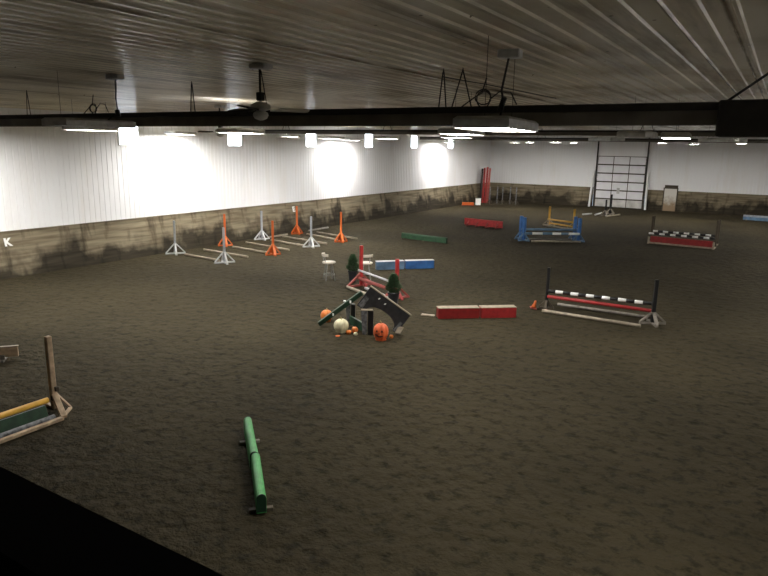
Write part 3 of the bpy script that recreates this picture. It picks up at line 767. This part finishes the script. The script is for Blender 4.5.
pole((-9.10, 5.25, .04), (-9.10, 2.3, .04), .04, M['stone_grey'], 'peeling grey-green pole on the ground in front of the green plank', n=12)
bm = bmesh.new(); add_beam(bm, (-8.97, 5.30, .03), (-8.94, 2.05, .03), .075, .05)
tag(obj('ground_board', bm, M['wood']), 'long weathered ground board running from the wooden base off the left edge', 'board')

# ------------------------------------------------------------------ stools
def stool(loc, rz, label, h=.58):
    t = thing('bar_stool', label, 'stool', loc, rz)
    bm = bmesh.new(); add_lathe(bm, [(.02, h - .04), (.19, h - .035), (.215, h - .01), (.205, h + .015), (.15, h + .028), (.01, h + .03)], 22); obj('seat', bm, M['cream'], t, True)
    for k in range(4):
        a = PI / 4 + k * PI / 2
        obj('leg', tube_bm([(.11 * math.cos(a), .11 * math.sin(a), h - .04), (.21 * math.cos(a), .21 * math.sin(a), .0)], .014, 8), M['metal'], t)
    pts = [(.175 * math.cos(2 * PI * k / 20), .175 * math.sin(2 * PI * k / 20), .19) for k in range(21)]
    obj('foot_ring', tube_bm(pts, .010, 6), M['metal'], t)
    bm = bmesh.new(); n = 10; ang = [PI * .62 + PI * .76 * k / n for k in range(n + 1)]
    rows = []
    for a in ang:
        rows.append([bm.verts.new((r * math.cos(a), r * math.sin(a), z)) for r, z in ((.20, h + .20), (.225, h + .20), (.235, h + .285), (.21, h + .285))])
    for i in range(n):
        for k in range(4): bm.faces.new((rows[i][k], rows[i][(k + 1) % 4], rows[i + 1][(k + 1) % 4], rows[i + 1][k]))
    bm.faces.new(rows[0]); bm.faces.new(rows[-1][::-1])
    obj('backrest', bm, M['cream'], t)
    for a in (PI * .8, PI * 1.2):
        obj('back_support', tube_bm([(.17 * math.cos(a), .17 * math.sin(a), h - .02), (.215 * math.cos(a), .215 * math.sin(a), h + .22)], .010, 6), M['metal'], t)
    return t
stool((-11.88, 16.16, 0), .9, 'white-topped stool standing alone, left of the potted evergreens')
stool((-11.0, 16.95, 0), 2.2, 'white-topped stool behind the red standard', .54)

# ------------------------------------------------------------------ centre: red jump, evergreens, wall panels, pumpkins
P1, P2 = Vector((-10.56, 16.01, 0)), Vector((-8.81, 15.17, 0))
hr = heading(P1, P2); ur = Vector((math.cos(hr), math.sin(hr), 0)); nr = Vector((ur.y, -ur.x, 0))   # nr towards the viewer
def red_standard(P, h, label):
    t = thing('jump_standard', label, 'jump standard', P, hr)
    obj('post', B(((0, 0, h / 2 + .02), (.09, .09, h - .04), None, .008)), M['red_bright'], t)
    obj('foot', beam_bm(((0, -.5, .03), (0, .42, .03), .09, .05)), M['red_faded'], t)
    obj('brace', beam_bm(((0, -.46, .05), (0, -.03, .40), .07, .05)), M['red_faded'], t)
    obj('brace', beam_bm(((0, .38, .05), (0, .03, .36), .07, .05)), M['red_faded'], t)
    obj('brace', beam_bm(((-.02, 0, .30), (.30, 0, .04), .07, .05)), M['red'], t)
    return t
red_standard(P1, 1.25, 'tall red jump standard left of the pair, beside the potted evergreen')
red_standard(P2, 1.14, 'red jump standard right of the pair, behind the nearer evergreen')
pole(P1 + nr * .09 + Vector((0, 0, .50)), P2 + nr * .09 + Vector((0, 0, .47)), .032, M['white_paint'], 'white pole on the red standards', n=12)
pole(P1 + nr * .10 + Vector((0, 0, .27)), P2 + nr * .10 + Vector((0, 0, .24)), .05, M['red_faded'], 'faded red pole low between the red standards', n=12)
pole((-10.72, 15.50, .045), (-8.75, 14.55, .045), .045, M['wood_pale'], 'pale ground pole along the near feet of the red standards', n=12)
pole((-10.2, 15.70, .04), (-9.0, 15.08, .04), .04, M['white_paint'], 'shorter white pole on the ground right under the red rails', n=12)
def evergreen(loc, h, potd, label, seed, w):
    rn = random.Random(seed)
    t = thing('potted_evergreen', label, 'potted plant', loc)
    bm = bmesh.new(); add_lathe(bm, [(potd * .36, 0), (potd * .37, .01), (potd * .48, .33), (potd * .53, .335), (potd * .53, .37), (potd * .46, .37), (potd * .44, .33)], 18); obj('pot', bm, M['pot'], t, False)
    obj('trunk', tube_bm([(0, 0, .30), (0, 0, h - .15)], .016, 8), M['wood_dark'], t)
    bm = bmesh.new()
    for i in range(1500):
        u = rn.random() ** .8; z = .34 + u * (h - .36)
        rad = w * (1 - u) ** .62 * (.55 + .45 * math.sin(min(1, u * 4) * PI / 2)) * (1 + .18 * math.sin(z * 25 + seed)); a = rn.random() * 2 * PI
        rr = rad * rn.uniform(.45, 1.0)
        c = Vector((rr * math.cos(a), rr * math.sin(a), z))
        d = Vector((math.cos(a) * .8, math.sin(a) * .8, rn.uniform(.3, 1.3))).normalized() * rn.uniform(.05, .10)
        s = d.cross(Vector((rn.uniform(-1, 1), rn.uniform(-1, 1), rn.uniform(-1, 1)))).normalized() * .011
        v = [bm.verts.new(c - s), bm.verts.new(c + s), bm.verts.new(c + d)]
        e = bm.verts.new(c + d * .4 + d.cross(s).normalized() * .012)
        bm.faces.new(v); bm.faces.new((v[0], e, v[2])); bm.faces.new((v[1], v[2], e))
    o = obj('foliage', bm, M['leaf'], t); o['kind'] = 'stuff'
    return t
evergreen((-11.11, 16.36, 0), .86, .30, 'potted evergreen in a black pot left of the taller red standard', 3, .20)
evergreen((-8.50, 14.47, 0), .86, .32, 'potted evergreen in a black pot in front of the shorter red standard', 8, .22)

# right wall panel: a board with an arch cut out, tipped up on one corner
ang = -.618
BRp = Vector((-7.08, 12.22, 0))
wdir = Vector((.865, .50, 0)); back = Vector((-.50, .865, 0))
t = thing('wall_jump', 'dark jump panel with arch cut out, tipped on its corner above the orange pumpkin', 'panel', BRp, math.atan2(wdir.y, wdir.x))
LP, HP = 1.12, .53
def pl2(u, v):     # u along the board from the BL corner, v up; BR corner on the ground
    x = (u - LP); return (x * math.cos(ang) - v * math.sin(ang), x * math.sin(ang) + v * math.cos(ang) + .012)
out = [(0, 0), (.17, 0)]
for k in range(15):
    a = PI - PI * k / 14
    out.append((.61 + .38 * math.cos(a), .02 + .23 * math.sin(a) ** .8))
out += [(1.03, 0), (LP, 0), (LP, HP), (0, HP)]
bm = bmesh.new(); add_prism(bm, [pl2(u, v) for u, v in out], .05, Matrix.Identity(4)); ab = obj('arched_board', bm, M['charcoal'], t)
e = [(-.01, HP), (LP + .01, HP), (LP + .01, HP + .025), (-.01, HP + .025)]
bm = bmesh.new(); add_prism(bm, [pl2(u, v) for u, v in e], .08, Matrix.Identity(4)); obj('top_strip', bm, M['wood_pale'], t)
for (u0, u1, v0, v1) in ((.02, .15, .02, .30), (1.00, 1.10, .02, .28)):
    bm = bmesh.new(); add_prism(bm, [pl2(u, v) for u, v in ((u0, v0), (u1, v0), (u1 - .02, v1), (u0 + .02, v1))], .058, Matrix.Identity(4)); obj('painted_stone', bm, M['stone_grey'], ab)
for u, v in ((.30, .40), (.48, .38)):
    bm = bmesh.new()
    add_prism(bm, [pl2(u + a, v + b) for a, b in ((0, 0), (.035, .01), (.04, .05), (.01, .045))], .06, Matrix.Identity(4))
    obj('white_fleck', bm, M['sign_white'], ab)
bm = bmesh.new(); add_beam(bm, (.02, -.16, .055), (.10, -.02, .17), .13, .035); obj('foot_block', bm, M['wood_pale'], t)

# left wall panel: dark green plank leaning up over two painted legs
t = thing('wall_jump', 'dark green jump plank leaning over grey painted legs, behind the white pumpkin', 'panel', (-8.3, 12.1, 0))
o0 = Vector((-8.3, 12.1, 0))
bm = bmesh.new(); add_beam(bm, Vector((-8.90, 11.70, .06)) - o0, Vector((-8.06, 12.26, .83)) - o0, .13, .10); gp = obj('plank', bm, M['green_deep'], t)
pa, pb = Vector((-8.90, 11.70, .06)) - o0, Vector((-8.06, 12.26, .83)) - o0
for f in (.34, .74):
    obj('white_fleck', B((pa.lerp(pb, f) + Vector((.03, -.06, -.01)), (.035, .03, .06), None, .004)), M['sign_white'], gp)
obj('white_fleck', B((pa.lerp(pb, .62) + Vector((-.045, .03, .075)), (.05, .04, .03), None, .004)), M['sign_white'], gp)
def leg(c, w, h, name):
    c = Vector(c) - o0; F = Matrix.Rotation(.52, 3, 'Z')
    a = F @ Vector((-w * .22, 0, 0)); b = F @ Vector((w * .28, 0, 0))
    bm = bmesh.new(); Mx = Matrix.Translation(c + a) @ F.to_4x4()
    add_prism(bm, [(-w * .12, 0), (w * .18, .02), (w * .28, h), (-w * .28, h)], .10, Mx); obj(name, bm, M['stone_grey'], t)
    obj('leg_side', B((c + b + Vector((0, .02, h / 2)), (w * .44, .12, h), F, .006)), M['black'], t)
leg((-8.50, 12.42, 0), .22, .46, 'leg'); leg((-7.62, 11.80, 0), .27, .56, 'leg')
c = Vector((-7.62, 11.80, .575)) - o0
obj('leg_cap', B((c, (.26, .13, .02), Matrix.Rotation(.52, 3, 'Z'), .004)), M['wood_pale'], t)
bm = bmesh.new(); add_beam(bm, Vector((-8.42, 12.32, .10)) - o0, Vector((-7.72, 11.92, .09)) - o0, .06, .20); obj('base_board', bm, M['green_deep'], t)

def pumpkin(x, y, w, h, m, label, cat='pumpkin', ribs=9, seed=0, face=False):
    t = thing('pumpkin', label, cat, (x, y, 0), seed * 1.3)
    r = w / 2; pr = [(r * .25, .01), (r * .6, .0)]
    n = 10
    for k in range(1, n): 
        a = -PI / 2 + PI * k / n; pr.append((r * math.cos(a) ** .75 if k not in (1,) else r * .75, h / 2 + h / 2 * math.sin(a)))
    pr += [(r * .28, h * .985), (r * .06, h * .95)]
    bm = bmesh.new(); add_lathe(bm, pr, ribs * 6, ribs=ribs, amp=.11); sk = obj('skin', bm, m, t, True)
    obj('stem', tube_bm([(0, 0, h * .93), (.005, 0, h * 1.05), (.02, .01, h * 1.14)], r * .13, 7, r2=r * .08), M['stem'], t)
    if face:
        # carved on the side toward the gallery
        base = math.atan2(-y, -x) - seed * 1.3 - .18
        def patch(name, az, z, poly):
            bm = bmesh.new()
            rr = r * (max(0, 1 - ((z - h / 2) / (h / 2)) ** 2)) ** .38 * .985
            Mx = Matrix.Translation((rr * math.cos(base + az), rr * math.sin(base + az), z)) @ Matrix.Rotation(base + az - PI / 2, 4, 'Z')
            add_prism(bm, poly, .03, Mx); obj(name, bm, M['carved'], sk)
        for az in (-.38, .32): patch('carved_eye', az, h * .63, [(-.026, -.02), (.026, -.02), (0, .03)])
        patch('carved_nose', -.03, h * .50, [(-.014, -.012), (.014, -.012), (0, .016)])
        for az in (-.42, -.2, .02, .24): patch('carved_mouth', az, h * (.30 + .5 * az * az), [(-.035, -.008), (.035, -.008), (.03, .02), (.0, .008), (-.03, .02)])
    return t
pumpkin(-9.02, 12.16, .29, .29, M['pumpkin'], 'orange pumpkin at the far left, behind the end of the green plank', seed=1)
pumpkin(-8.20, 11.62, .34, .31, M['pumpkin_white'], 'large white pumpkin in front of the green plank', seed=2, ribs=8)
pumpkin(-7.13, 11.62, .34, .38, M['pumpkin_red'], 'big orange pumpkin with a carved face under the arched panel', seed=3, face=True)
pumpkin(-7.98, 11.60, .13, .09, M['pumpkin'], 'small flat orange gourd just right of the white pumpkin', seed=4)
pumpkin(-7.93, 11.78, .15, .13, M['pumpkin'], 'small orange pumpkin between the white pumpkin and the grey leg', seed=5)
pumpkin(-7.79, 11.60, .10, .07, M['pumpkin_white'], 'tiny white gourd beside the grey painted leg', seed=6)
pumpkin(-7.00, 11.86, .09, .08, M['pumpkin'], 'tiny orange gourd right of the carved pumpkin', seed=7)
bm = bmesh.new(); add_lathe(bm, [(.01, .0), (.05, .004), (.055, .012), (.03, .02), (.005, .022)], 9)
for v in bm.verts: v.co += Vector((-8.07, 11.30, 0))
tag(obj('pumpkin_scrap', bm, M['orange']), 'small orange scrap on the sand in front of the white pumpkin', 'scrap')

# ------------------------------------------------------------------ back corner
CX = Vector((-19.45, 46.55, 0))
for k, (dx, dy, hh, lean, m, lb) in enumerate((( -.09, .0, 2.66, .04, 'red', 'dark red board standing left in the back corner bundle'),
                                        (.10, .06, 2.72, .02, 'red', 'tallest red board standing in the middle of the corner bundle'),
                                        (.29, .02, 2.64, .0, 'red_faded', 'paler red board standing right in the back corner bundle'))):
    bm = bmesh.new(); add_beam(bm, CX + Vector((dx, dy, 0)), CX + Vector((dx - lean, dy + .26, hh)), .15, .06, up=Vector((0, -1, 0)))
    tag(obj('upright_board', bm, M[m]), lb, 'board')
bm = bmesh.new(); add_beam(bm, CX + Vector((-.27, -.04, 0)), CX + Vector((-.30, .22, 2.6)), .14, .07, up=Vector((0, -1, 0)))  # fills the dark gap beside the boards with a black strip
tag(obj('upright_board', bm, M['black']), 'black post leaning left of the red boards in the back corner', 'board')
t = thing('bucket', 'white box-shaped bucket on the sand in front of the red corner boards', 'bucket', (-19.05, 44.57, 0), .45)
bm = bmesh.new(); add_box(bm, (0, 0, .24), (.38, .32, .48), None, .03); obj('body', bm, M['sign_white'], t)
obj('rim', B(((0, 0, .485), (.41, .35, .035), None, .012)), M['white_paint'], t)
t = thing('jump_box', 'low orange block lying left of the white bucket by the corner', 'block', (-19.55, 43.85, 0), .5)
obj('body', B(((0, 0, .12), (.85, .22, .2), None, .02)), M['orange'], t)
obj('base', B(((0, 0, .015), (.9, .3, .03), None, .005)), M['red'], t)
gs = make_standard('jump_standard', 'thin grey jump standard first right of the red corner boards', 'jump standard', 1.33, M['green_dark'], M['wood_dark'], post=.07, foot=.27, brace_h=.40, rz=.5, loc=(-18.4, 45.2, 0), bw=.05)
for c in kids(gs):
    if c.name.startswith('post'): c.data.materials[0] = M['stone_grey']
for (x, y, lb, rz) in ((-18.18, 46.1, 'thin grey jump standard second right of the red corner boards', .8), (-17.62, 45.75, 'thin grey jump standard third right of the red corner boards', .4),
                   (-17.28, 46.45, 'thin grey jump standard fourth right of the red corner boards', .7), (-16.72, 46.2, 'thin grey jump standard farthest right of the corner row, by the back wall', .6)):
    dup(gs, (x, y, 0), rz, lb)
make_standard('jump_standard', 'shorter black jump standard in front of the overhead door', 'jump standard', 1.03, M['black'], M['wood_grey'], post=.10, foot=.35, brace_h=.35, rz=.4, loc=(-9.46, 42.9, 0))
make_standard('jump_standard', 'taller black jump standard in front of the overhead door', 'jump standard', 1.29, M['black'], M['wood_grey'], post=.11, foot=.36, brace_h=.35, rz=.9, loc=(-9.48, 44.35, 0))
pole((-10.02, 42.6, .05), (-9.98, 44.2, .05), .05, M['white_paint'], 'white pole lying just left of the black standards by the overhead door')
pole((-9.20, 42.0, .05), (-8.75, 43.9, .05), .05, M['wood_pale'], 'pale pole lying right of the black standards by the overhead door')
pole((-10.75, 42.3, .05), (-10.4, 43.2, .05), .05, M['white_paint'], 'short white pole lying left of the black standards by the overhead door')

# ------------------------------------------------------------------ camera, world, view
cam = bpy.data.cameras.new('camera'); co = bpy.data.objects.new('camera', cam); COL.objects.link(co)
cam.sensor_width = 36; cam.sensor_fit = 'HORIZONTAL'; cam.lens = 642.0 / 768 * 36
cam.clip_start = .05; cam.clip_end = 200
yaw, pit, rol = (math.radians(a) for a in (31.314, -12.504, -.941))
Bm = Matrix(((1, 0, 0), (0, 0, 1), (0, -1, 0)))
Rw = Matrix.Rotation(yaw, 3, 'Z') @ Matrix.Rotation(pit, 3, 'X') @ Bm @ Matrix.Rotation(rol, 3, 'Z')
Rc = Rw @ Matrix(((1, 0, 0), (0, -1, 0), (0, 0, -1)))
co.matrix_world = Matrix.Translation((0, 0, 4.2)) @ Rc.to_4x4()
SC.camera = co
w = bpy.data.worlds.new('world'); SC.world = w; w.use_nodes = True
w.node_tree.nodes['Background'].inputs['Color'].default_value = (.6, .7, .85, 1)
w.node_tree.nodes['Background'].inputs['Strength'].default_value = .6
vs = SC.view_settings
vs.view_transform = 'Standard'; vs.look = 'None'; vs.gamma = 1; vs.use_curve_mapping = False; vs.exposure = 0.55
